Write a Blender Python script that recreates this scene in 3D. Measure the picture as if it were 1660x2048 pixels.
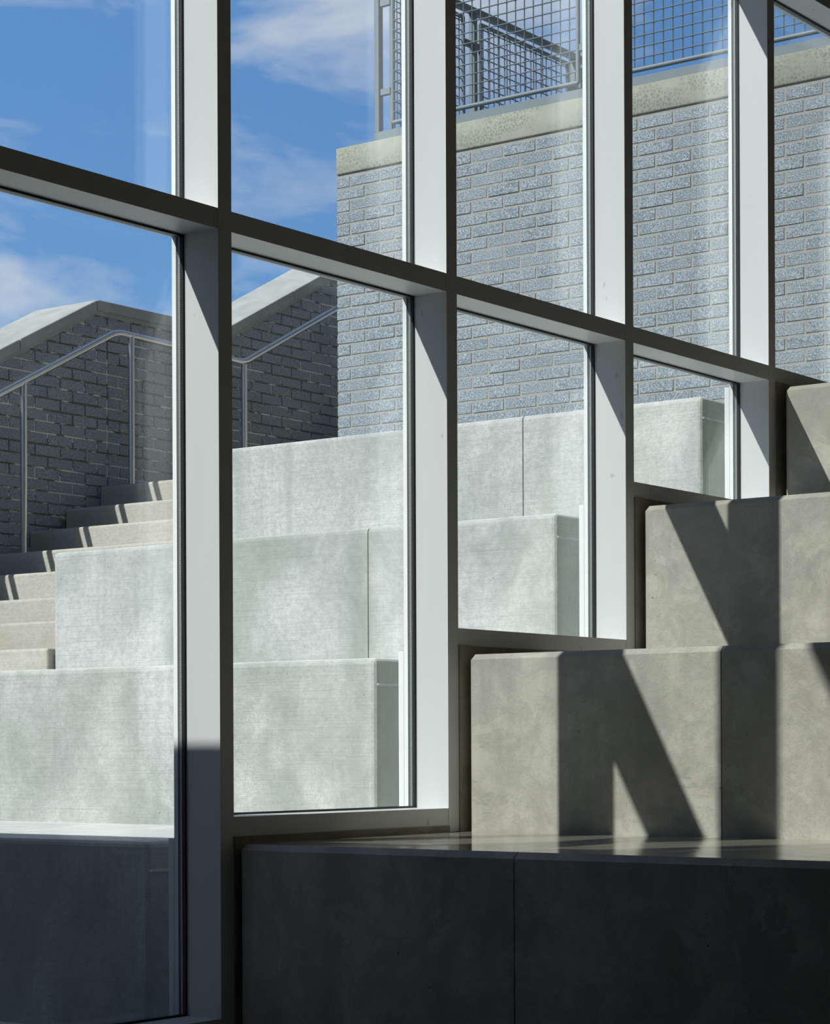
import bpy, bmesh, math, random
from mathutils import Vector, Matrix
random.seed(7)
scene = bpy.context.scene
for o in list(bpy.data.objects): bpy.data.objects.remove(o, do_unlink=True)
COL = scene.collection

# ------------------------------------------------------------------ camera
IMG_H = 2048.0
F_PX, YAW, HORIZON, ROLL = 4465.84, 0.64205, 1497.41, 0.004166
cam_data = bpy.data.cameras.new('camera')
cam = bpy.data.objects.new('camera', cam_data); COL.objects.link(cam)
cam_data.sensor_fit = 'VERTICAL'; cam_data.sensor_height = 24.0; cam_data.sensor_width = 24.0 * 1660 / 2048
cam_data.lens = F_PX * 24.0 / IMG_H
cam_data.shift_y = (HORIZON - IMG_H / 2) / IMG_H
cam_data.clip_start = 0.05; cam_data.clip_end = 500
EYE = Vector((4.6808, -5.2399, 1.5529))
cam.matrix_world = Matrix.Translation(EYE) @ Matrix.Rotation(YAW, 4, 'Z') @ Matrix.Rotation(math.pi / 2, 4, 'X') @ Matrix.Rotation(-ROLL, 4, 'Z')
scene.camera = cam

# ------------------------------------------------------------------ exposure, bounces
vs = scene.view_settings
vs.view_transform = 'Standard'; vs.look = 'None'; vs.gamma = 1.0; vs.use_curve_mapping = False
vs.exposure = 0.0
scene.cycles.max_bounces = 7; scene.cycles.diffuse_bounces = 3; scene.cycles.glossy_bounces = 3
scene.cycles.transparent_max_bounces = 24; scene.cycles.transmission_bounces = 6
scene.cycles.sample_clamp_indirect = 8.0; scene.cycles.adaptive_threshold = 0.03

# ------------------------------------------------------------------ sun
SUN_DIR = Vector((0.517, 1.0, -1.018)).normalized()          # the way the light travels
SUN_ENERGY = 7.6
sd = bpy.data.lights.new('sun', 'SUN'); sd.energy = SUN_ENERGY; sd.angle = math.radians(0.53); sd.color = (1.0, 0.972, 0.935)
sun = bpy.data.objects.new('sun', sd); COL.objects.link(sun)
sun.rotation_euler = SUN_DIR.to_track_quat('-Z', 'Y').to_euler(); sun.location = (-6, -12, 14)

# ------------------------------------------------------------------ sky: blue gradient with thin clouds, the same all round
SKY_STRENGTH = 1.05
world = bpy.data.worlds.new('sky'); scene.world = world; world.use_nodes = True
wt = world.node_tree; wt.nodes.clear()
def wn(t, **kw):
    n = wt.nodes.new(t)
    for k, v in kw.items(): setattr(n, k, v)
    return n
tc = wn('ShaderNodeTexCoord'); sep = wn('ShaderNodeSeparateXYZ'); wt.links.new(tc.outputs['Generated'], sep.inputs[0])
grad = wn('ShaderNodeValToRGB'); wt.links.new(sep.outputs['Z'], grad.inputs[0])
cr = grad.color_ramp; cr.interpolation = 'EASE'
cr.elements[0].position = 0.0; cr.elements[0].color = (0.30, 0.50, 0.80, 1)
cr.elements[1].position = 1.0; cr.elements[1].color = (0.045, 0.125, 0.36, 1)
e = cr.elements.new(0.10); e.color = (0.215, 0.44, 0.82, 1)
e = cr.elements.new(0.32); e.color = (0.15, 0.345, 0.73, 1)
mp = wn('ShaderNodeMapping'); mp.inputs['Scale'].default_value = (8.0, 8.0, 19.0); mp.inputs['Location'].default_value = (-5.09, 8.38, -1.15)
wt.links.new(tc.outputs['Generated'], mp.inputs[0])
n1 = wn('ShaderNodeTexNoise'); n1.inputs['Scale'].default_value = 1.0; n1.inputs['Detail'].default_value = 8.0; n1.inputs['Roughness'].default_value = 0.58; n1.inputs['Distortion'].default_value = 0.35
wt.links.new(mp.outputs[0], n1.inputs['Vector'])
cl = wn('ShaderNodeValToRGB'); wt.links.new(n1.outputs['Fac'], cl.inputs[0])
cl.color_ramp.elements[0].position = 0.45; cl.color_ramp.elements[0].color = (0, 0, 0, 1)
cl.color_ramp.elements[1].position = 0.66; cl.color_ramp.elements[1].color = (0.85, 0.85, 0.85, 1)
mx = wn('ShaderNodeMix', data_type='RGBA'); wt.links.new(cl.outputs[0], mx.inputs[0]); wt.links.new(grad.outputs[0], mx.inputs[6])
mx.inputs[7].default_value = (0.74, 0.79, 0.90, 1)
bg = wn('ShaderNodeBackground'); bg.inputs['Strength'].default_value = SKY_STRENGTH; wt.links.new(mx.outputs[2], bg.inputs[0])
wo = wn('ShaderNodeOutputWorld'); wt.links.new(bg.outputs[0], wo.inputs[0])

# ------------------------------------------------------------------ materials
class NT:
    def __init__(self, name):
        self.m = bpy.data.materials.new(name); self.m.use_nodes = True
        self.t = self.m.node_tree; self.b = self.t.nodes['Principled BSDF']; self.out = self.t.nodes['Material Output']
        self.pos = self.t.nodes.new('ShaderNodeNewGeometry').outputs['Position']
    def n(self, t, **kw):
        x = self.t.nodes.new(t)
        for k, v in kw.items(): setattr(x, k, v)
        return x
    def put(self, sock, v):
        if hasattr(v, 'is_output') or isinstance(v, bpy.types.NodeSocket): self.t.links.new(v, sock)
        else: sock.default_value = v
    def map(self, scale, loc=(0, 0, 0), src=None):
        x = self.n('ShaderNodeMapping'); self.put(x.inputs[0], src or self.pos)
        x.inputs['Scale'].default_value = scale; x.inputs['Location'].default_value = loc
        return x.outputs[0]
    def noise(self, scale, detail=4, rough=0.55, vec=None, dist=0.0):
        x = self.n('ShaderNodeTexNoise'); self.put(x.inputs['Vector'], vec or self.pos)
        x.inputs['Scale'].default_value = scale; x.inputs['Detail'].default_value = detail; x.inputs['Roughness'].default_value = rough; x.inputs['Distortion'].default_value = dist
        return x.outputs['Fac']
    def voro(self, scale, vec=None, feature='F1'):
        x = self.n('ShaderNodeTexVoronoi', feature=feature); self.put(x.inputs['Vector'], vec or self.pos); x.inputs['Scale'].default_value = scale
        return x.outputs['Distance']
    def ramp(self, v, p0, p1, c0=0.0, c1=1.0):
        x = self.n('ShaderNodeMapRange'); self.put(x.inputs[0], v)
        for i, q in zip((1, 2, 3, 4), (p0, p1, c0, c1)): x.inputs[i].default_value = q
        x.clamp = True
        return x.outputs[0]
    def mix(self, fac, a, b, mode='MIX'):
        x = self.n('ShaderNodeMix', data_type='RGBA', blend_type=mode); self.put(x.inputs[0], fac)
        for s, v in ((x.inputs[6], a), (x.inputs[7], b)):
            if isinstance(v, tuple): s.default_value = (*v, 1) if len(v) == 3 else v
            else: self.put(s, v)
        return x.outputs[2]
    def math(self, op, a, b=0.0):
        x = self.n('ShaderNodeMath', operation=op); self.put(x.inputs[0], a); self.put(x.inputs[1], b)
        return x.outputs[0]
    def bump(self, h, strength=0.3, dist=0.01):
        x = self.n('ShaderNodeBump'); self.put(x.inputs['Height'], h); x.inputs['Strength'].default_value = strength; x.inputs['Distance'].default_value = dist
        self.t.links.new(x.outputs[0], self.b.inputs['Normal'])
    def color(self, c):
        if isinstance(c, tuple): self.b.inputs['Base Color'].default_value = (*c, 1)
        else: self.t.links.new(c, self.b.inputs['Base Color'])
    def set(self, rough=0.5, metal=0.0, spec=0.5):
        self.b.inputs['Roughness'].default_value = rough; self.b.inputs['Metallic'].default_value = metal; self.b.inputs['Specular IOR Level'].default_value = spec
        return self.m

def mat_concrete(name, light, dark, stain, stain_amt=0.6, lines=True, pits=True, rough=0.85, streak=0.5, spec=0.3):
    a = NT(name)
    cloud = a.ramp(a.noise(2.6, 6, 0.66, dist=0.5), 0.36, 0.64)
    c = a.mix(cloud, light, dark)
    big = a.ramp(a.noise(0.9, 3, 0.55, vec=a.map((1, 1, 0.8), (5.0, 2.0, 3.0))), 0.42, 0.62, 0, 0.6)
    c = a.mix(big, c, tuple(1.08 * x for x in light))
    st = a.ramp(a.noise(1.7, 5, 0.62, vec=a.map((1, 1, 0.5), (4.2, 1.3, 0.7)), dist=0.3), 0.50, 0.64, 0, stain_amt)
    c = a.mix(st, c, stain)
    sk = a.ramp(a.noise(4.5, 4, 0.6, vec=a.map((1.6, 1.6, 0.12), (1, 7, 2))), 0.52, 0.68, 0, streak)
    c = a.mix(sk, c, tuple(0.92 * x for x in dark))
    grain = a.noise(38, 3, 0.72)
    c = a.mix(a.ramp(grain, 0.40, 0.66, 0.0, 0.36 if lines else 0.20), c, tuple(0.70 * x for x in dark))
    fine = a.noise(140, 2, 0.7)
    c = a.mix(a.ramp(fine, 0.42, 0.70, 0.0, 0.40 if lines else 0.22), c, tuple(0.60 * x for x in dark))
    h = a.math('MULTIPLY', fine, 0.5)
    if lines:
        ln = a.noise(3.0, 3, 0.7, vec=a.map((0.7, 0.7, 75)))
        c = a.mix(a.ramp(ln, 0.50, 0.66, 0, 0.30), c, tuple(0.68 * x for x in dark))
        h = a.math('ADD', h, a.math('MULTIPLY', ln, 0.7))
    else:
        vein = a.ramp(a.noise(3.4, 4, 0.75, dist=1.6), 0.485, 0.515, 1, 0)
        vein = a.math('MULTIPLY', vein, a.ramp(a.noise(5.0, 2), 0.45, 0.6, 0, 0.35))
        c = a.mix(vein, c, tuple(1.12 * x for x in light))
        smear = a.ramp(a.noise(6.5, 5, 0.72, dist=1.1), 0.46, 0.62, 0, 0.45)
        c = a.mix(smear, c, tuple(0.90 * x for x in dark))
    if pits:
        pit = a.ramp(a.voro(15), 0.03, 0.075, 1, 0)
        gate = a.ramp(a.noise(2.7, 2), 0.50, 0.62)
        pit = a.math('MULTIPLY', pit, gate)
        c = a.mix(a.math('MULTIPLY', pit, 0.75), c, tuple(0.25 * x for x in dark))
        h = a.math('SUBTRACT', h, pit)
    a.color(c); a.bump(h, 0.30, 0.006)
    return a.set(rough, 0, spec)

M = {}
M['concrete_out'] = mat_concrete('outdoor_concrete', (0.50, 0.518, 0.508), (0.305, 0.328, 0.315), (0.21, 0.25, 0.21), 0.60, rough=0.9, spec=0.2)
M['concrete_top'] = mat_concrete('pale_concrete_top', (0.57, 0.585, 0.575), (0.44, 0.455, 0.445), (0.37, 0.395, 0.36), 0.3, lines=False, rough=0.8, spec=0.3)  # paler tone for upward faces; on upper bevel strips it paints an edge highlight
M['concrete_in'] = mat_concrete('indoor_concrete', (0.595, 0.585, 0.505), (0.385, 0.38, 0.32), (0.30, 0.278, 0.21), 0.55, lines=False, rough=0.55, spec=0.4)
M['concrete_step'] = mat_concrete('stair_concrete', (0.43, 0.42, 0.37), (0.345, 0.335, 0.29), (0.33, 0.30, 0.225), 0.35, pits=False, streak=0.15, rough=0.9, spec=0.2)
M['concrete_dark'] = mat_concrete('curb_concrete', (0.48, 0.43, 0.34), (0.30, 0.27, 0.21), (0.20, 0.18, 0.135), 0.5, lines=False)
M['coping_stair'] = mat_concrete('stair_coping_concrete', (0.36, 0.375, 0.365), (0.285, 0.30, 0.29), (0.25, 0.26, 0.235), 0.35, lines=False, rough=0.85)
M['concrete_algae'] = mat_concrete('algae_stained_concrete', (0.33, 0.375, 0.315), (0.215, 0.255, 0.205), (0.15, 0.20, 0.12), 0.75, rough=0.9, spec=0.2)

def mat_polished():
    a = NT('polished_concrete')
    c = a.mix(a.ramp(a.noise(9, 6, 0.7), 0.3, 0.7), (0.40, 0.38, 0.31), (0.30, 0.285, 0.23))
    c = a.mix(a.ramp(a.noise(160, 2, 0.6), 0.35, 0.7, 0, 0.5), c, (0.20, 0.19, 0.165))
    a.color(c)
    a.t.links.new(a.ramp(a.noise(14, 4, 0.6), 0.3, 0.7, 0.07, 0.16), a.b.inputs['Roughness'])
    m = a.set(0.1, 0, 0.6); a.t.links.new(a.ramp(a.noise(14, 4, 0.6), 0.3, 0.7, 0.06, 0.15), a.b.inputs['Roughness'])
    return m
M['polished'] = mat_polished()

def mat_coping_tower():
    a = NT('tower_coping_concrete')
    c = a.mix(a.ramp(a.noise(5, 5, 0.6), 0.3, 0.7), (0.355, 0.365, 0.315), (0.295, 0.305, 0.26))
    cells = a.ramp(a.voro(48, feature='DISTANCE_TO_EDGE'), 0.05, 0.16, 0, 1)
    gate = a.ramp(a.noise(2.2, 4, 0.6, vec=a.map((1, 1, 2.4), (2.0, 0, 1.1))), 0.40, 0.54, 0.05, 0.85)
    c = a.mix(a.math('MULTIPLY', cells, gate), c, (0.19, 0.205, 0.165))
    sk = a.ramp(a.noise(9, 3, 0.6, vec=a.map((1.5, 1.5, 0.08))), 0.5, 0.72, 0, 0.4)
    c = a.mix(sk, c, (0.27, 0.285, 0.23))
    a.color(c); a.bump(a.noise(70, 4, 0.7), 0.25, 0.004)
    return a.set(0.88, 0, 0.2)
M['coping_tower'] = mat_coping_tower()

def mat_brick():
    a = NT('blue_grey_brick')
    oi = a.n('ShaderNodeObjectInfo')
    c = a.mix(a.ramp(oi.outputs['Random'], 0, 1), (0.165, 0.197, 0.228), (0.215, 0.252, 0.283))
    c = a.mix(a.ramp(a.noise(9, 5, 0.6), 0.35, 0.7, 0, 0.5), c, (0.225, 0.258, 0.28))
    c = a.mix(a.ramp(a.noise(2.3, 3, 0.6), 0.56, 0.74, 0, 0.35), c, (0.20, 0.20, 0.175))
    g = a.noise(150, 2, 0.65)
    c = a.mix(a.ramp(g, 0.50, 0.64, 0, 0.85), c, (0.42, 0.475, 0.515))
    c = a.mix(a.ramp(g, 0.47, 0.36, 0, 0.65), c, (0.075, 0.095, 0.115))
    pit = a.ramp(a.voro(58), 0.07, 0.15, 1, 0)
    pg = a.ramp(a.noise(22, 2), 0.52, 0.62)
    pit = a.math('MULTIPLY', pit, pg)
    c = a.mix(a.math('MULTIPLY', pit, 0.8), c, (0.045, 0.055, 0.065))
    a.color(c); a.bump(a.math('SUBTRACT', g, pit), 0.45, 0.006)
    return a.set(0.85, 0, 0.25)
M['brick'] = mat_brick()

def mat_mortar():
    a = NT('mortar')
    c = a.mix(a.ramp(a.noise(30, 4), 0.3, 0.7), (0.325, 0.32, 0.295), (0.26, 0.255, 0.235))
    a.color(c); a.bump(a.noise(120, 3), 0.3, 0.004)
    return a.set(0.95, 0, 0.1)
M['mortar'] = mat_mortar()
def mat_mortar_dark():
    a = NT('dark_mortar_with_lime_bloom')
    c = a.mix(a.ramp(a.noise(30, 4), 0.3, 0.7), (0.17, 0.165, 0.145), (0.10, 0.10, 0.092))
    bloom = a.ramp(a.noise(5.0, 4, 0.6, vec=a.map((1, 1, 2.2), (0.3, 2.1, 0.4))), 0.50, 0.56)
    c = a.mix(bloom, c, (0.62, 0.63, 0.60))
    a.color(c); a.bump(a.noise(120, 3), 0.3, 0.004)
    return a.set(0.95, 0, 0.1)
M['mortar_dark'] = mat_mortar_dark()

def plain(name, col, rough=0.5, metal=0.0, spec=0.5, var=0.06, scale=8):
    a = NT(name)
    c = a.mix(a.ramp(a.noise(scale, 4), 0.3, 0.7), col, tuple(x * (1 - var) for x in col))
    a.color(c)
    return a.set(rough, metal, spec)
def mat_paint():
    a = NT('off_white_painted_aluminium')
    c = a.mix(a.ramp(a.noise(2.2, 3, vec=a.map((3, 3, 0.4))), 0.35, 0.7), (0.775, 0.80, 0.80), (0.74, 0.765, 0.765))
    sc = a.ramp(a.noise(26, 2, 0.5, vec=a.map((1, 1, 0.35))), 0.735, 0.76, 0, 0.5)
    c = a.mix(sc, c, (0.40, 0.42, 0.42))
    a.color(c)
    return a.set(0.42, 0, 0.4)
M['paint'] = mat_paint()
M['gasket'] = plain('black_rubber', (0.018, 0.02, 0.02), 0.5)
M['sealant'] = plain('grey_sealant', (0.055, 0.065, 0.068), 0.6)
M['steel_rail'] = plain('brushed_stainless_steel', (0.66, 0.66, 0.65), 0.27, 1.0, var=0.1, scale=40)
M['rail_paint'] = plain('blue_grey_painted_steel', (0.15, 0.188, 0.212), 0.5, 0.0, 0.4)
M['wire'] = plain('dark_blue_grey_wire', (0.10, 0.13, 0.15), 0.5)
M['paint_out'] = plain('outdoor_white_painted_aluminium', (0.56, 0.585, 0.58), 0.45)
M['plaster_dark'] = plain('warm_plaster', (0.58, 0.44, 0.32), 0.85)
M['ceiling'] = plain('warm_ceiling_paint', (0.55, 0.43, 0.32), 0.8)
M['cladding'] = plain('dark_blocker_cladding', (0.032, 0.03, 0.028), 0.6)  # near-black so the added sky-blocking walls bounce little light
M['panel_dark'] = plain('dark_wall_panel', (0.075, 0.07, 0.065), 0.7)
M['floor'] = plain('dark_floor', (0.12, 0.115, 0.105), 0.4)
M['slab'] = plain('grey_slab_concrete', (0.36, 0.365, 0.365), 0.85)
M['ground'] = plain('pale_paving', (0.33, 0.33, 0.32), 0.9)
M['joint'] = plain('joint_filler', (0.30, 0.29, 0.25), 0.9)
def mat_spacer():
    a = NT('perforated_aluminium_spacer')
    s = a.n('ShaderNodeSeparateXYZ'); a.put(s.inputs[0], a.pos)
    w = a.math('SINE', a.math('MULTIPLY', a.math('ADD', s.outputs['Z'], s.outputs['Y']), 2 * math.pi / 0.0052))
    a.color(a.mix(a.ramp(w, 0.2, 0.6), (0.42, 0.45, 0.45), (0.07, 0.085, 0.085)))
    return a.set(0.4, 0.3)
M['spacer'] = mat_spacer()
def mat_glass():
    m = bpy.data.materials.new('clear_glass'); m.use_nodes = True; t = m.node_tree; t.nodes.clear()
    o = t.nodes.new('ShaderNodeOutputMaterial'); mxs = t.nodes.new('ShaderNodeMixShader')
    tr = t.nodes.new('ShaderNodeBsdfTransparent'); tr.inputs[0].default_value = (0.962, 0.974, 0.972, 1)
    gl = t.nodes.new('ShaderNodeBsdfGlossy'); gl.inputs['Roughness'].default_value = 0.0; gl.inputs[0].default_value = (1, 1, 1, 1)
    fr = t.nodes.new('ShaderNodeFresnel'); ge = t.nodes.new('ShaderNodeNewGeometry')
    mr = t.nodes.new('ShaderNodeMapRange'); mr.inputs[3].default_value = 1.45; mr.inputs[4].default_value = 1 / 1.45   # same reflectance on the way in and out
    t.links.new(ge.outputs['Backfacing'], mr.inputs[0]); t.links.new(mr.outputs[0], fr.inputs['IOR'])
    t.links.new(fr.outputs[0], mxs.inputs[0]); t.links.new(tr.outputs[0], mxs.inputs[1]); t.links.new(gl.outputs[0], mxs.inputs[2])
    t.links.new(mxs.outputs[0], o.inputs[0])
    return m
M['glass'] = mat_glass()

# ------------------------------------------------------------------ builders
def root(name, loc, label=None, cat=None, group=None, kind=None):
    o = bpy.data.objects.new(name, None); COL.objects.link(o); o.location = loc; o.empty_display_size = 0.1
    tag(o, label, cat, group, kind); return o
def tag(o, label=None, cat=None, group=None, kind=None):
    if label: o['label'] = label
    if cat: o['category'] = cat
    if group: o['group'] = group
    if kind: o['kind'] = kind
    return o
def world_loc(o):
    v = Vector((0, 0, 0))
    while o is not None: v += o.location; o = o.parent
    return v
def link(name, me, mats, parent=None, loc=None):
    """mesh in world coordinates; its origin is moved to loc (or kept at the parent's)"""
    o = bpy.data.objects.new(name, me); COL.objects.link(o)
    for m in (mats if isinstance(mats, (list, tuple)) else [mats]):
        if m.name not in [x.name for x in me.materials if x]: me.materials.append(m)
    base = world_loc(parent) if parent else Vector((0, 0, 0))
    org = Vector(loc) if loc is not None else base
    me.transform(Matrix.Translation(-org))
    o.parent = parent; o.location = org - base
    return o
def me_from(bm, name='mesh', smooth=None):
    me = bpy.data.meshes.new(name); bmesh.ops.recalc_face_normals(bm, faces=bm.faces[:]); bm.to_mesh(me); bm.free()
    if smooth is not None:
        for p in me.polygons: p.use_smooth = True
        try: me.set_sharp_from_angle(angle=math.radians(smooth))
        except Exception: pass
    return me
def bm_box(x0, x1, y0, y1, z0, z1, bev=0.0, seg=1, bm=None):
    own = bm is None
    bm = bm or bmesh.new()
    vs_ = [bm.verts.new(p) for p in [(x0, y0, z0), (x1, y0, z0), (x1, y1, z0), (x0, y1, z0), (x0, y0, z1), (x1, y0, z1), (x1, y1, z1), (x0, y1, z1)]]
    fs = [bm.faces.new([vs_[i] for i in q]) for q in [(0, 3, 2, 1), (4, 5, 6, 7), (0, 1, 5, 4), (1, 2, 6, 5), (2, 3, 7, 6), (3, 0, 4, 7)]]
    if bev:
        es = list({e for f_ in fs for e in f_.edges})
        bmesh.ops.bevel(bm, geom=es, offset=bev, segments=seg, profile=0.5, affect='EDGES')
    return bm
def box(name, x0, x1, y0, y1, z0, z1, mat, parent=None, bev=0.0, seg=1, smooth=None, loc=None):
    return link(name, me_from(bm_box(x0, x1, y0, y1, z0, z1, bev, seg), name, smooth), mat, parent, loc)
def bm_prism(poly, axis, a0, a1, bm=None):
    """poly: 2D points in the two other axes (in xyz order), extruded along axis from a0 to a1"""
    bm = bm or bmesh.new()
    def P(u, v, w): return (w, u, v) if axis == 0 else (u, w, v) if axis == 1 else (u, v, w)
    A = [bm.verts.new(P(u, v, a0)) for u, v in poly]; B = [bm.verts.new(P(u, v, a1)) for u, v in poly]
    n = len(poly)
    bm.faces.new(A); bm.faces.new(B[::-1])
    for i in range(n): bm.faces.new([A[i], A[(i + 1) % n], B[(i + 1) % n], B[i]])
    return bm
def prism(name, poly, axis, a0, a1, mat, parent=None, bev=0.0, loc=None):
    bm = bm_prism(poly, axis, a0, a1)
    if bev: bmesh.ops.bevel(bm, geom=bm.edges[:], offset=bev, segments=1, profile=0.5, affect='EDGES')
    return link(name, me_from(bm, name), mat, parent, loc)
def ring(name, x0, x1, y0, y1, z0, z1, t, mat, parent):
    """rectangular frame in a YZ plane, bar thickness t inside the rectangle"""
    bm = bmesh.new()
    o_ = [(y0, z0), (y1, z0), (y1, z1), (y0, z1)]; i_ = [(y0 + t, z0 + t), (y1 - t, z0 + t), (y1 - t, z1 - t), (y0 + t, z1 - t)]
    L = {}
    for k, x in enumerate((x0, x1)):
        L[k] = ([bm.verts.new((x, *p)) for p in o_], [bm.verts.new((x, *p)) for p in i_])
    for j in range(4):
        n = (j + 1) % 4
        bm.faces.new([L[0][0][j], L[0][0][n], L[0][1][n], L[0][1][j]]); bm.faces.new([L[1][0][j], L[1][1][j], L[1][1][n], L[1][0][n]])
        bm.faces.new([L[0][0][j], L[1][0][j], L[1][0][n], L[0][0][n]]); bm.faces.new([L[0][1][j], L[0][1][n], L[1][1][n], L[1][1][j]])
    return link(name, me_from(bm, name), mat, parent)
def bm_tube(pts, r, seg=16, bm=None, bend=0.0, bseg=6):
    """round tube along a polyline; corners are rounded by bend"""
    pts = [Vector(p) for p in pts]
    path = [pts[0]]
    for i in range(1, len(pts) - 1):
        a = (pts[i - 1] - pts[i]).normalized(); b = (pts[i + 1] - pts[i]).normalized()
        if bend > 0:
            p0 = pts[i] + a * bend; p2 = pts[i] + b * bend
            for k in range(bseg + 1):
                s = k / bseg; path.append((1 - s) ** 2 * p0 + 2 * s * (1 - s) * pts[i] + s * s * p2)
        else: path.append(pts[i])
    path.append(pts[-1])
    bm = bm or bmesh.new(); rings = []
    for i, p in enumerate(path):
        d = ((path[i] - path[i - 1]).normalized() if i else Vector()) + ((path[i + 1] - path[i]).normalized() if i < len(path) - 1 else Vector())
        d.normalize()
        ref = Vector((0, 0, 1)) if abs(d.z) < 0.95 else Vector((1, 0, 0))
        u = d.cross(ref).normalized(); v = u.cross(d).normalized()
        rings.append([bm.verts.new(p + r * (math.cos(2 * math.pi * k / seg) * u + math.sin(2 * math.pi * k / seg) * v)) for k in range(seg)])
    for A, B in zip(rings, rings[1:]):
        for k in range(seg): bm.faces.new([A[k], A[(k + 1) % seg], B[(k + 1) % seg], B[k]])
    bm.faces.new(rings[0][::-1]); bm.faces.new(rings[-1])
    return bm
def tube(name, pts, r, mat, parent=None, seg=16, bend=0.0):
    return link(name, me_from(bm_tube(pts, r, seg, bend=bend), name, 40), mat, parent)

# ------------------------------------------------------------------ shared dimensions (metres)
S = 1.2192                       # mullion spacing = depth of one tier
T = 0.055                        # front of a tier behind its mullion
RISE = 0.6345
Z0 = 1.255                       # top of the tier that the first sill stands on
def tier(k): return Z0 + RISE * k
MW = 0.0635
ZB, ZT = 3.1867, 3.2515          # transom
ZH = 5.0                         # head
OUT_END, OUT_LEFT = -0.370, -3.320
JOINT_IN, JOINT_OUT = 1.074, -1.355
SLAB_Y, SLAB_Z = -2.45, 4.065

# ------------------------------------------------------------------ setting: floor, room shell, unseen light blockers
def shell(name, x0, x1, y0, y1, z0, z1, mat, label, cat):
    return tag(box(name, x0, x1, y0, y1, z0, z1, mat, loc=((x0 + x1) / 2, (y0 + y1) / 2, z0)), label, cat, kind='structure')
shell('floor', -0.10, 6.5, -9.0, -1.164, -0.2, 0.0, M['floor'], 'indoor concrete floor in front of the lowest tier', 'floor')
shell('ground', -30, -0.37, -30, -1.164, -0.2, 0.0, M['ground'], 'pale outdoor paving below the concrete tiers', 'ground')
shell('wall_right', 6.5, 6.8, -9.0, 9.0, -0.2, 6.0, M['plaster_dark'], 'plain warm plaster wall on the right of the hall', 'wall')
shell('wall_rear', -0.2, 6.8, -9.3, -9.0, -0.2, 6.0, M['panel_dark'], 'plain dark panelled wall behind the viewer', 'wall')
shell('wall_top_landing', -0.2, 6.8, 9.0, 9.3, 2.0, 6.0, M['plaster_dark'], 'plain warm plaster wall at the top of the indoor tiers', 'wall')
shell('wall_end', -0.2, 0.0, 4.94, 9.0, 2.6, 6.0, M['plaster_dark'], 'plain wall closing the glazing at its far end', 'wall')
shell('wall_fascia', -0.197, 0.0, SLAB_Y, 4.94, ZH + 0.065, 13.0, M['cladding'], 'dark facade above the glazing head, its upper height added to block the sky', 'wall')  # upper height added out of view to keep sky light off the stair wall
shell('wall_facade_blocker', -0.197, 0.0, 4.94, 14.0, 6.0, 13.0, M['cladding'], 'unseen dark facade above the far end of the glazing, added to block the sky', 'wall')  # continues the added mass that blocks sky light on the glazing side
shell('wall_court_blocker', -13.0, -12.6, -14.0, 5.0, -0.2, 8.0, M['cladding'], 'unseen dark wall across the court, added to block low sky at the left', 'wall')  # unseen building added to block low sky light from the left
shell('wall_wing_blocker', -6.5, -0.2, -9.6, -9.3, -0.2, 4.0, M['slab'], 'unseen concrete wall under the outdoor slab, added to darken the front tier', 'wall')  # unseen wall added to close off low sky light under the slab
shell('wall_entry_blocker', -0.2, 0.0, -9.0, -2 * S - 0.002, -0.2, SLAB_Z - 0.362, M['panel_dark'], 'unseen solid wall in place of a glazing bay, added to cut indoor light', 'wall')  # unseen wall added instead of glass to keep the front tier dark
shell('ceiling', -0.2, 6.8, SLAB_Y, 9.3, 6.0, 6.25, M['ceiling'], 'grey ceiling over the indoor tiers', 'ceiling')
shell('shade_slab', -6.5, 6.8, -9.3, SLAB_Y, SLAB_Z - 0.36, SLAB_Z, M['slab'], 'unseen overhead slab with assumed shape, added to cast the low shade on the front tier', 'ceiling')  # unseen shadow caster for the level shade edge; its form is assumed
shell('wall_upper_storey', 0.0, 6.8, SLAB_Y - 0.25, SLAB_Y, SLAB_Z, 6.25, M['plaster_dark'], 'upper storey wall standing on the slab edge indoors', 'wall')

# ------------------------------------------------------------------ glazing: one window per bay
SILL = {-2: 0.12, -1: 0.708, 0: 1.340, 1: 1.9861, 2: 2.6261, 3: ZT}
def bar_profile(w, lip=0.012, front=0.0):
    return [(front, 0.0), (front, w), (-0.1435, w), (-0.1435, w - lip), (-0.18, w - lip), (-0.18, lip), (-0.1435, lip), (-0.1435, 0.0)]
WIN_LABEL = {-2: 'tall window bay just left of the picture',
             -1: 'leftmost tall window, looking on the sunlit outdoor stair', 0: 'second tall window, with the brick corner and stair coping behind it',
             1: 'third window from the left, with mesh guardrail and brick behind it', 2: 'fourth window from the left, shortest lower pane',
             3: 'rightmost window at the picture edge, upper pane only'}
def mullion(r, j, z0, z1):
    y = j * S
    m = prism('mullion', [(u, y + v) for u, v in bar_profile(MW)], 2, z0, z1, M['paint'], r)
    box('pressure_cap', -0.197, -0.180, y, y + MW, z0, z1, M['paint_out'], m)
    return m
def glazing_unit(r, y0, y1, z0, z1):
    """sealed double pane between the sight lines y0..y1, z0..z1"""
    p = box('pane', -0.159, -0.1535, y0 - 0.010, y1 + 0.010, z0 - 0.010, z1 + 0.010, M['glass'], r)
    box('outer_sheet', -0.180, -0.174, y0 - 0.010, y1 + 0.010, z0 - 0.010, z1 + 0.010, M['glass'], p)
    ring('gasket', -0.1535, -0.1437, y0, y1, z0, z1, 0.007, M['gasket'], p)
    ring('spacer', -0.167, -0.159, y0, y1, z0, z1, 0.004, M['spacer'], p)
    ring('sealant', -0.174, -0.167, y0, y1, z0, z1, 0.004, M['sealant'], p)
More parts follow.
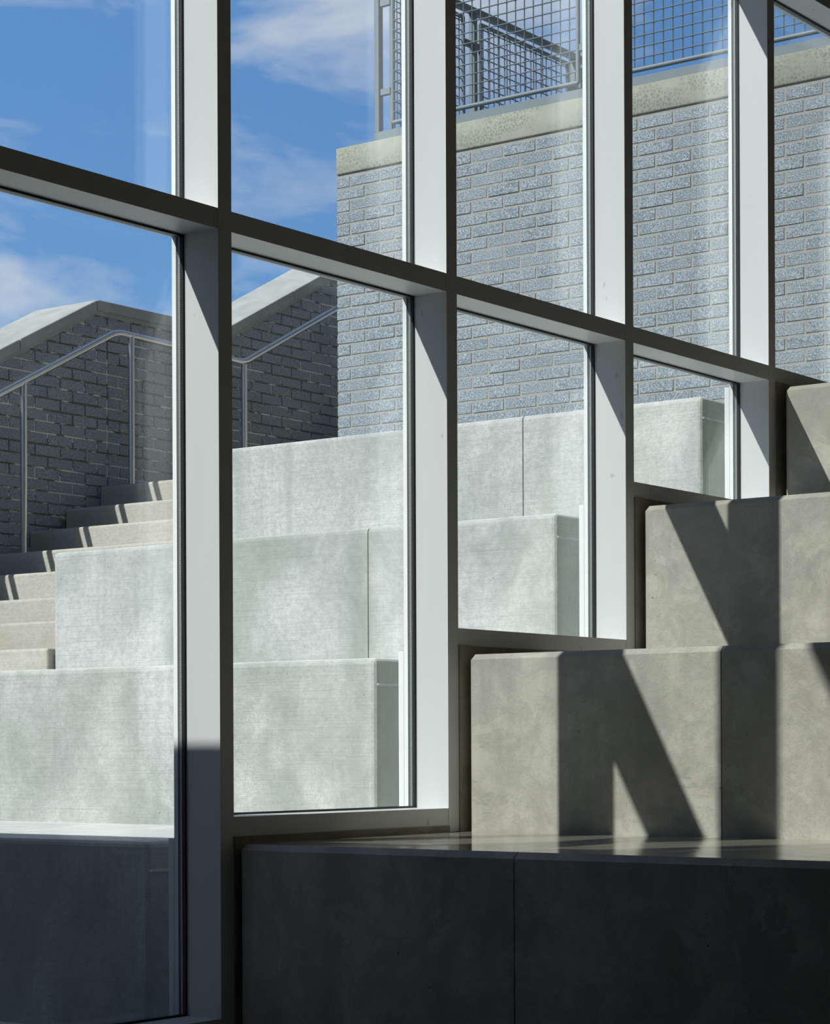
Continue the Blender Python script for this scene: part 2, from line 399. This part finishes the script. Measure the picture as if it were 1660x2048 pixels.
def hbar(r, name, y0, y1, z0, z1):
    b = prism(name, [(u, z0 + v) for u, v in bar_profile(z1 - z0, front=-0.0015)], 1, y0, y1, M['paint'], r)
    box(name + '_cap', -0.197, -0.180, y0, y1, z0, z1, M['paint_out'], b)
for n, j in enumerate(range(-2, 4)):
    ya, yb = j * S + MW, (j + 1) * S
    s = SILL[j]
    top = ZH if j >= -2 else SLAB_Z - 0.36 - 0.065
    w = root('window_%d' % (n + 1), (0, ya, s), WIN_LABEL[j], 'window', kind='structure')
    low = tier(j - 1) if j > -1 else (Z0 - RISE if j == -1 else 0.0) - (RISE if j == -1 else 0)
    low = max(low, 0.0); foot = max(0.0, tier(j - 2))
    mullion(w, j, low, top + 0.065)                                      # the post on the bay's left
    if j == 3: mullion(w, 4, tier(3), top + 0.065)
    if j < 3:
        hbar(w, 'transom', ya, yb, ZB, ZT); hbar(w, 'sill', ya, yb, s - 0.062, s)
        glazing_unit(w, ya, yb, s, ZB)
        glazing_unit(w, ya, yb, ZT, top)
    else:
        hbar(w, 'sill', ya, yb, ZB, ZT); glazing_unit(w, ya, yb, ZT, top)
    hbar(w, 'head', ya, yb, top, top + 0.065)
    zb_ = (s - 0.062) if j < 3 else ZB
    if j >= -1:
        box('curb', -0.180, 0.006, ya, yb, foot, zb_, M['concrete_dark'], w)
        box('flashing', -0.2235, -0.1975, j * S, j * S + S - 0.002, foot, tier(j) + 0.016, M['paint_out'], w, 0.002)

# ------------------------------------------------------------------ concrete tiers
def block(name, x0, x1, k, mat, label, group, bev, seg, top_mat=None, depth=None, zlow=None, ends=()):
    y0 = T + k * S; z1 = tier(k); z0 = zlow if zlow is not None else (tier(k - 1) if k > -1 else 0.0)
    y1 = y0 + (depth or S + 0.30)
    bm = bm_box(x0, x1, y0, y1, z0, z1)
    def on_(e_, **kw): return all(all(abs(getattr(v.co, ax) - val) < 1e-5 for v in e_.verts) for ax, val in kw.items())
    main = [e_ for e_ in bm.edges if on_(e_, y=y0, z=z1) or any(on_(e_, x=xe, y=y0) or on_(e_, x=xe, z=z1) for xe in ends)]
    small = [e_ for e_ in bm.edges if e_ not in main and (on_(e_, x=x0, y=y0) or on_(e_, x=x1, y=y0) or on_(e_, x=x0, z=z1) or on_(e_, x=x1, z=z1))]
    big_v = [v.co.copy() for e_ in main for v in e_.verts]
    bmesh.ops.bevel(bm, geom=main, offset=bev, segments=seg, profile=0.5, affect='EDGES')
    me = me_from(bm, name)
    mats = [mat] + ([top_mat] if top_mat else [])
    o = link(name, me, mats, None, ((x0 + x1) / 2, y0, z0))
    if top_mat:
        for p in o.data.polygons:
            if p.normal.z > 0.9: p.material_index = 1
    tag(o, label, 'concrete block', group)
    return o
GI, GO = 'indoor concrete tier blocks', 'outdoor concrete tier blocks'
IN_X = {-1: 0.03, 0: 0.0225, 1: 0.0475, 2: 0.0465, 3: 0.0480}
for k, l1, l2 in [(-1, 'low indoor concrete step block below the dark front tier by the glazing', 'low indoor concrete step block below the dark front tier, away from the glazing'),
                  (0, 'dark shaded indoor concrete tier block with polished top, against the glazing post', 'dark shaded indoor concrete tier block with polished top, right of the joint'),
                  (1, 'sunlit indoor tier block with a slanting bar shadow, left of the joint', 'indoor tier block right of the joint, wide dark shadow on its left end'),
                  (2, 'middle indoor tier block above the bar-shadowed one, cut by a broad diagonal shadow', None),
                  (3, 'topmost indoor tier block at the right picture edge, half in shadow', None)]:
    dep = None if k < 3 else 8.995 - (T + 3 * S)
    e1 = JOINT_IN - 0.004 if l2 else 6.5
    b = block('concrete_tier_block', IN_X[k], JOINT_IN - 0.002 if k in (-1, 0, 1) else 6.495, k, M['concrete_in'], l1, GI, 0.0195, 1, M['polished'], dep, ends=(IN_X[k],))
    if l2:
        block('concrete_tier_block', JOINT_IN + 0.002, 6.495, k, M['concrete_in'], l2, GI, 0.0195 if k != 0 else 0.0195, 1, M['polished'], dep)
        f = box('joint_filler', JOINT_IN - 0.0018, JOINT_IN + 0.0018, T + k * S + 0.004, T + k * S + S, tier(k) - RISE, tier(k) - 0.022, M['joint'], b)
for k, xl, l1, l2 in [(-1, -7.0, 'low outdoor concrete block below the shaded tier, near the glass', 'low outdoor concrete block below the shaded tier, farther left'),
                      (0, -7.0, 'outdoor concrete tier block in blue shade at the bottom left, near the glass', 'outdoor concrete tier block in blue shade, beyond the left picture edge'),
                      (1, -7.0, 'lowest sunlit outdoor tier block, its shaded end beside the second glazing post', 'lowest sunlit outdoor tier block at far left, in front of the stair foot'),
                      (2, OUT_LEFT, 'middle sunlit outdoor tier block, right of the joint, its shaded end by the third post', 'middle sunlit outdoor tier block, right beside the stair'),
                      (3, OUT_LEFT, 'highest outdoor tier block, under the brick tower, its green shaded end by the fourth post', 'highest outdoor tier block, left of the joint, with green stains')]:
    for x0, x1, l in ((JOINT_OUT + 0.003, OUT_END, l1), (xl, JOINT_OUT - 0.003, l2)):
        b = block('outdoor_tier_block', x0, x1, k, M['concrete_out'], l, GO, 0.021, 3, ends=tuple(q for q in (OUT_END, OUT_LEFT) if q in (x0, x1)))
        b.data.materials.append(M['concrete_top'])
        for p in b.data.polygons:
            if p.normal.z > 0.8: p.material_index = 1  # upper bevel strip included as a painted edge highlight
        if x1 == OUT_END and k >= 0:
            y0 = T + k * S
            box('end_seam', x1 - 0.004, x1 + 0.005, y0 + 0.010, y0 + S, tier(k) - 0.105, tier(k) - 0.094, M['concrete_out'], b, 0.003)
            if k >= 1:
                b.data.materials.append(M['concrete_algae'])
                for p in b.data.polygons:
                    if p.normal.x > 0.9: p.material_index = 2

# ------------------------------------------------------------------ outdoor stair
STEP_Y = [2.463 + 0.292 * j for j in range(8)]
STEP_Z = [2.0554, 2.2109, 2.3597, 2.5294, 2.6842, 2.8409, 2.9956, 3.1565]
st = root('staircase', (-4.16, STEP_Y[0], tier(1)), 'pale beige concrete outdoor stair climbing beside the dark brick wall', 'stairs')
WALL_X = -5.0
def step(y0, y1, z0, z1, x1):
    link('step', me_from(bm_box(WALL_X + 0.002, x1, y0, y1, z0, z1, 0.014, 3), 'step'), M['concrete_step'], st)
for j, (y, z) in enumerate(zip(STEP_Y, STEP_Z)):
    z0 = tier(1) if j == 0 else STEP_Z[j - 1] - 0.0
    y1 = (y + 0.42) if j < 7 else 4.925
    step(y, y1, tier(1) if j < 1 else STEP_Z[j - 1] - 0.03, z, -3.328 if j == 0 else -3.323)
zz = STEP_Z[-1]
link('landing', me_from(bm_box(WALL_X + 0.002, -3.485, 4.925, 6.0, STEP_Z[6] - 0.03, zz), 'landing'), M['concrete_step'], st)
for n in range(6):
    y = 5.95 + 0.3048 * n
    step(y, y + 0.42, zz - 0.03, zz + 0.1575, -3.50); zz += 0.1575
prism('stair_core', [(2.80, tier(1)), (8.0, tier(1)), (8.0, 2.95), (4.80, 2.95), (2.85, 1.92)], 0, WALL_X + 0.01, -3.49, M['concrete_step'], st)

# ------------------------------------------------------------------ brick walls
def brick_mesh(L, H, D=0.09, bev=0.003, wob=0.0012, seed=0):
    rnd = random.Random(seed)
    bm = bm_box(-L / 2, L / 2, -D, 0, -H / 2, H / 2)
    es = [e_ for e_ in bm.edges if all(v.co.y < -D + 1e-6 for v in e_.verts)]
    bmesh.ops.bevel(bm, geom=es, offset=bev, segments=1, profile=0.5, affect='EDGES')
    for v in bm.verts: v.co += Vector([rnd.uniform(-wob, wob) for _ in range(3)])
    return me_from(bm, 'brick')
JT = 0.0105
def clip_half(poly, a, b, c):
    """keep a*u+b*v<=c"""
    out = []
    for i in range(len(poly)):
        p, q = poly[i], poly[(i + 1) % len(poly)]
        fp, fq = a * p[0] + b * p[1] - c, a * q[0] + b * q[1] - c
        if fp <= 0: out.append(p)
        if fp * fq < 0:
            s = fp / (fp - fq); out.append((p[0] + s * (q[0] - p[0]), p[1] + s * (q[1] - p[1])))
    return out
def area(poly): return 0.5 * abs(sum(poly[i][0] * poly[(i + 1) % len(poly)][1] - poly[(i + 1) % len(poly)][0] * poly[i][1] for i in range(len(poly))))

# tower: the lit wall faces the viewer's side (-Y)
TW_Y = T + 4 * S; TW_X0, TW_X1 = -3.478, -0.30; TW_CB, TW_CT = 4.901, 5.055
tw = root('wall_tower', (TW_X0, TW_Y, tier(3)), 'sunlit blue-grey brick wall standing on the highest outdoor tier', 'brick wall', kind='structure')
box('wall_core', TW_X0 + 0.004, TW_X1, TW_Y + 0.0035, 9.0, tier(3), TW_CB, M['mortar'], tw)
box('coping', TW_X0, TW_X1 + 0.02, TW_Y - 0.009, 9.0, TW_CB + 0.0, TW_CT, M['coping_tower'], tw, 0.008, 2, smooth=40)
CH, PITCH = 0.0699, 0.2158
full = [brick_mesh(PITCH - JT, CH - JT, seed=i) for i in range(4)]
for m in full: m.materials.append(M['brick'])
HIDE = [(-2.995, -2.62), (-1.772, -1.47), (-0.872, -0.635)]
rest = bmesh.new(); shown = 0
rows = 24
for rrow in range(rows):
    zc = 4.8855 - CH * (rrow + 0.5) + 0.0
    x = -3.3787 if rrow % 2 == 0 else -3.3787 + PITCH / 2
    edges = [TW_X0 - JT / 2]
    while x < TW_X1: edges.append(x); x += PITCH
    edges.append(TW_X1 + JT / 2)
    for a, b in zip(edges, edges[1:]):
        L = b - a - JT
        if L < 0.02: continue
        c = (a + b) / 2
        hidden = zc < 3.36 or any(a > h0 and b < h1 for h0, h1 in HIDE)
        if hidden or shown >= 300:
            bm_box(a + JT / 2, b - JT / 2, TW_Y + random.uniform(-0.001, 0.001), TW_Y + 0.05, zc - CH / 2 + JT / 2, zc + CH / 2 - JT / 2, bm=rest); continue
        if abs(L - (PITCH - JT)) < 0.004: me = random.choice(full)
        else:
            me = brick_mesh(L, CH - JT, seed=rrow); me.materials.append(M['brick'])
        o = bpy.data.objects.new('brick', me); COL.objects.link(o); o.parent = tw
        # mesh front lies at y=-0.09 in its own frame
        o.location = Vector((c, TW_Y + 0.09 + random.uniform(-0.0012, 0.0012), zc)) - tw.location
        o.rotation_euler = (random.uniform(-0.004, 0.004), random.uniform(-0.004, 0.004), random.uniform(-0.004, 0.004))
        shown += 1
o = link('hidden_course_bricks', me_from(rest, 'bricks'), M['brick'], tw); tag(o, kind='stuff')

# stair wall: the shaded wall faces the stair (+X); its coping climbs with the stair
SL = 0.519
K1, K2 = 4.478, 5.652; ZK = 4.290                              # coping kinks, height of the level stretch (top front edge)
def coping_z(y): return ZK + SL * (y - K1) if y < K1 else ZK if y < K2 else ZK + SL * (y - K2)
WY0, WY1 = 1.6, 8.2
sw = root('wall_stair', (WALL_X, WY0, tier(1)), 'dark shaded brick wall beside the outdoor stair, with sloping concrete coping', 'brick wall', kind='structure')
COPE_T = 0.064; UND = 0.026
ys = [WY0, K1, K2, WY1]
prof = [(y, coping_z(y) - COPE_T - 0.002) for y in ys]
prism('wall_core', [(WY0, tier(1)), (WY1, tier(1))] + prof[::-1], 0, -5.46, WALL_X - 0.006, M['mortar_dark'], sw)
bed = [(y, coping_z(y) - COPE_T) for y in ys]
prism('coping_bed', [(y, z - UND) for y, z in bed] + bed[::-1], 0, WALL_X - 0.06, WALL_X + 0.004, M['coping_stair'], sw)
CUT = [WY0, 3.842, K1, K2, 6.343, WY1]
for a, b in zip(CUT, CUT[1:]):
    g = 0.002
    prism('coping', [(a + g, coping_z(a + g) - COPE_T), (b - g, coping_z(b - g) - COPE_T), (b - g, coping_z(b - g)), (a + g, coping_z(a + g))], 0, -5.51, -4.978, M['coping_stair'], sw, 0.004)
CJ = 4.580                                                      # control joint
CH2, P2 = 0.0692, 0.2065
rest = bmesh.new(); shown = 0
fullw = [brick_mesh(P2 - JT, CH2 - JT, seed=20 + i) for i in range(4)]
for m in fullw: m.materials.append(M['brick'])
for rrow in range(-18, 30):
    zc = 3.0539 + CH2 * rrow
    za, zb2 = zc - CH2 / 2 + JT / 2, zc + CH2 / 2 - JT / 2
    if zc < 2.05 or zc > 5.3: continue
    y = 3.770 - 9 * P2 + (0 if rrow % 2 == 0 else P2 / 2)
    edges = []
    while y < CJ - 0.03: edges.append(y); y += P2
    edges.append(CJ - 0.002); nxt = CJ + 0.002
    segs = list(zip(edges, edges[1:]))
    y = CJ + (P2 if rrow % 2 == 0 else P2 / 2); e2 = [nxt]
    while y < WY1: e2.append(y); y += P2
    segs += list(zip(e2, e2[1:]))
    for a, b in segs:
        ya_, yb_ = a + JT / 2, b - JT / 2
        if yb_ - ya_ < 0.02: continue
        poly = [(ya_, za), (yb_, za), (yb_, zb2), (ya_, zb2)]
        lim = COPE_T + UND + 0.001
        cut = poly
        for (q0, q1) in ((WY0, K1), (K1, K2), (K2, WY1)):
            pass
        # below the coping: first slope and level are a roof (both bounds hold), second slope is a valley
        yc = (ya_ + yb_) / 2
        if yc < K2 - 0.02:
            cut = clip_half(cut, -SL, 1.0, ZK - SL * K1 - lim); cut = clip_half(cut, 0.0, 1.0, ZK - lim) if cut else cut
        else: cut = clip_half(cut, -SL, 1.0, ZK - SL * K2 - lim)
        if len(cut) < 3 or area(cut) < 0.0006: continue
        # the stair hides what lies below its treads
        sy = [z for yy, z in zip(STEP_Y, STEP_Z) if yy <= yc]; stair = sy[-1] if sy else tier(1)
        if yc > 5.95: stair = STEP_Z[-1] + 0.1575 * (1 + int((yc - 5.95) / 0.3048))
        if zb2 < stair - 0.01: continue
        hidden = yc < 3.62 or yc > 6.88 or 5.22 < yc < 5.70 or (yc > 5.7 and zc < 3.52)
        dx = random.uniform(-0.001, 0.001)
        if hidden or shown >= 300:
            bm_prism(cut, 0, WALL_X - 0.05, WALL_X + dx, rest); continue
        shown += 1
        if abs(area(cut) - (P2 - JT) * (CH2 - JT)) < 2e-5:
            o = bpy.data.objects.new('brick', random.choice(fullw)); COL.objects.link(o); o.parent = sw
            o.rotation_euler = (random.uniform(-0.004, 0.004), random.uniform(-0.004, 0.004), math.pi / 2 + random.uniform(-0.004, 0.004))
            o.location = Vector((WALL_X - 0.09 + dx, yc, zc)) - sw.location
        else:
            o = link('brick', me_from(bm_prism(cut, 0, WALL_X - 0.05, WALL_X + dx), 'cut_brick'), M['brick'], sw, (WALL_X, yc, zc))
o = link('far_course_bricks', me_from(rest, 'bricks'), M['brick'], sw); tag(o, kind='stuff')

# ------------------------------------------------------------------ stainless handrail
RX = -4.85; RR = 0.0212
def rz(y): return 4.082 + 0.5201 * (y - 4.507) if y < 4.507 else 4.058 + 0.5201 * (y - 5.676)
hr = root('handrail', (RX, 3.742, STEP_Z[4]), 'stainless steel tube handrail on round posts beside the dark brick wall', 'handrail')
tube('rail', [(RX, 2.45, rz(2.45)), (RX, 4.507, 4.082), (RX, 5.676, 4.058), (RX, 7.6, rz(7.6))], RR, M['steel_rail'], hr, 20, bend=0.06)
for y, zbase, ztop in ((2.85, STEP_Z[1], rz(2.85)), (3.742, STEP_Z[4], rz(3.742)), (4.633, STEP_Z[7], 4.079), (5.675, STEP_Z[7], 4.055), (6.70, STEP_Z[7] + 0.1575 * 3, rz(6.70))):
    p = tube('post', [(RX, y, zbase), (RX, y, ztop - 0.01)], RR, M['steel_rail'], hr, 20)

# ------------------------------------------------------------------ mesh guardrails on the tower
GY = TW_Y + 0.115; GX = -3.254; BT = 0.034
def run(rt, axis, start, posts, panels, off):
    """posts and panels along axis (0: x, 1: y); off: position across"""
    def bx(name, a0, a1, c0, c1, z0, z1, par, bev=0.003):
        if axis == 0: return box(name, a0, a1, c0, c1, z0, z1, M['rail_paint'], par, bev)
        return box(name, c0, c1, a0, a1, z0, z1, M['rail_paint'], par, bev)
    a_min, a_max = start
    bx('base_bar', a_min, a_max, off - 0.03, off + 0.03, TW_CT, TW_CT + 0.078, rt)
    bx('top_rail', a_min, a_max, off - 0.022, off + 0.022, 6.075, 6.112, rt)
    for p in posts: bx('post', p - BT / 2, p + BT / 2, off - 0.022, off + 0.022, TW_CT + 0.078, 6.075, rt)
    for p0, p1, tabs in panels:
        z0, z1 = 5.178, 6.030; t = 0.026
        fr = bmesh.new()
        def P3(a, z): return (a, off, z) if axis == 0 else (off, a, z)
        bm_tube([P3(p0, z0 + 0.0), P3(p0, z1)], t / 2, 10, fr); bm_tube([P3(p1, z0), P3(p1, z1)], t / 2, 10, fr)
        bm_tube([P3(p0, z0), P3(p1, z0)], t / 2, 10, fr); bm_tube([P3(p0, z1), P3(p1, z1)], t / 2, 10, fr)
        f = link('panel_frame', me_from(fr, 'panel_frame', 40), M['rail_paint'], rt)
        wires = bmesh.new(); dd = 0.0037; sp = 0.0592
        a = p0 + sp * 0.5
        while a < p1 - 0.01: bm_tube([P3(a, z0), P3(a, z1)], dd, 6, wires); a += sp
        z = z0 + sp
        while z < z1 - 0.01:
            q0, q1 = P3(p0, z), P3(p1, z)
            sh = (0, 0.005, 0) if axis == 0 else (0.005, 0, 0)
            bm_tube([Vector(q0) - Vector(sh), Vector(q1) - Vector(sh)], dd, 6, wires); z += sp
        wm = link('wire_mesh', me_from(wires, 'wire_mesh', 40), M['wire'], f); tag(wm, kind='stuff')
        for side, q in tabs:
            for zt in (5.345, 5.862):
                lo, hi = (min(side, q), max(side, q))
                bx('bracket', lo, hi, off - 0.012, off + 0.012, zt, zt + 0.04, f)
g1 = root('mesh_guardrail', (GX, GY, TW_CT), 'blue-grey wire mesh guardrail along the front of the brick wall top', 'guardrail', 'mesh guardrails on the tower')
run(g1, 0, (GX - BT / 2, -0.30), [GX, -1.777, -0.32], [(-3.150, -1.882, [(-3.163, GX + BT / 2), (-1.869, -1.777 - BT / 2)]), (-1.672, -0.425, [(-1.685, -1.777 + BT / 2), (-0.412, -0.337)])], GY)
g2 = root('mesh_guardrail', (GX, GY + 0.06, TW_CT), 'blue-grey wire mesh guardrail running back from the left corner of the brick wall top', 'guardrail', 'mesh guardrails on the tower')
run(g2, 1, (GY + 0.03, 8.9), [6.0, 7.15, 8.3], [(5.17, 5.893, [(5.906, 6.0 - BT / 2)]), (6.075, 7.075, [(6.062, 6.0 + BT / 2), (7.088, 7.15 - BT / 2)]), (7.23, 8.22, [(7.217, 7.15 + BT / 2)])], GX)
bpy.context.view_layer.update()
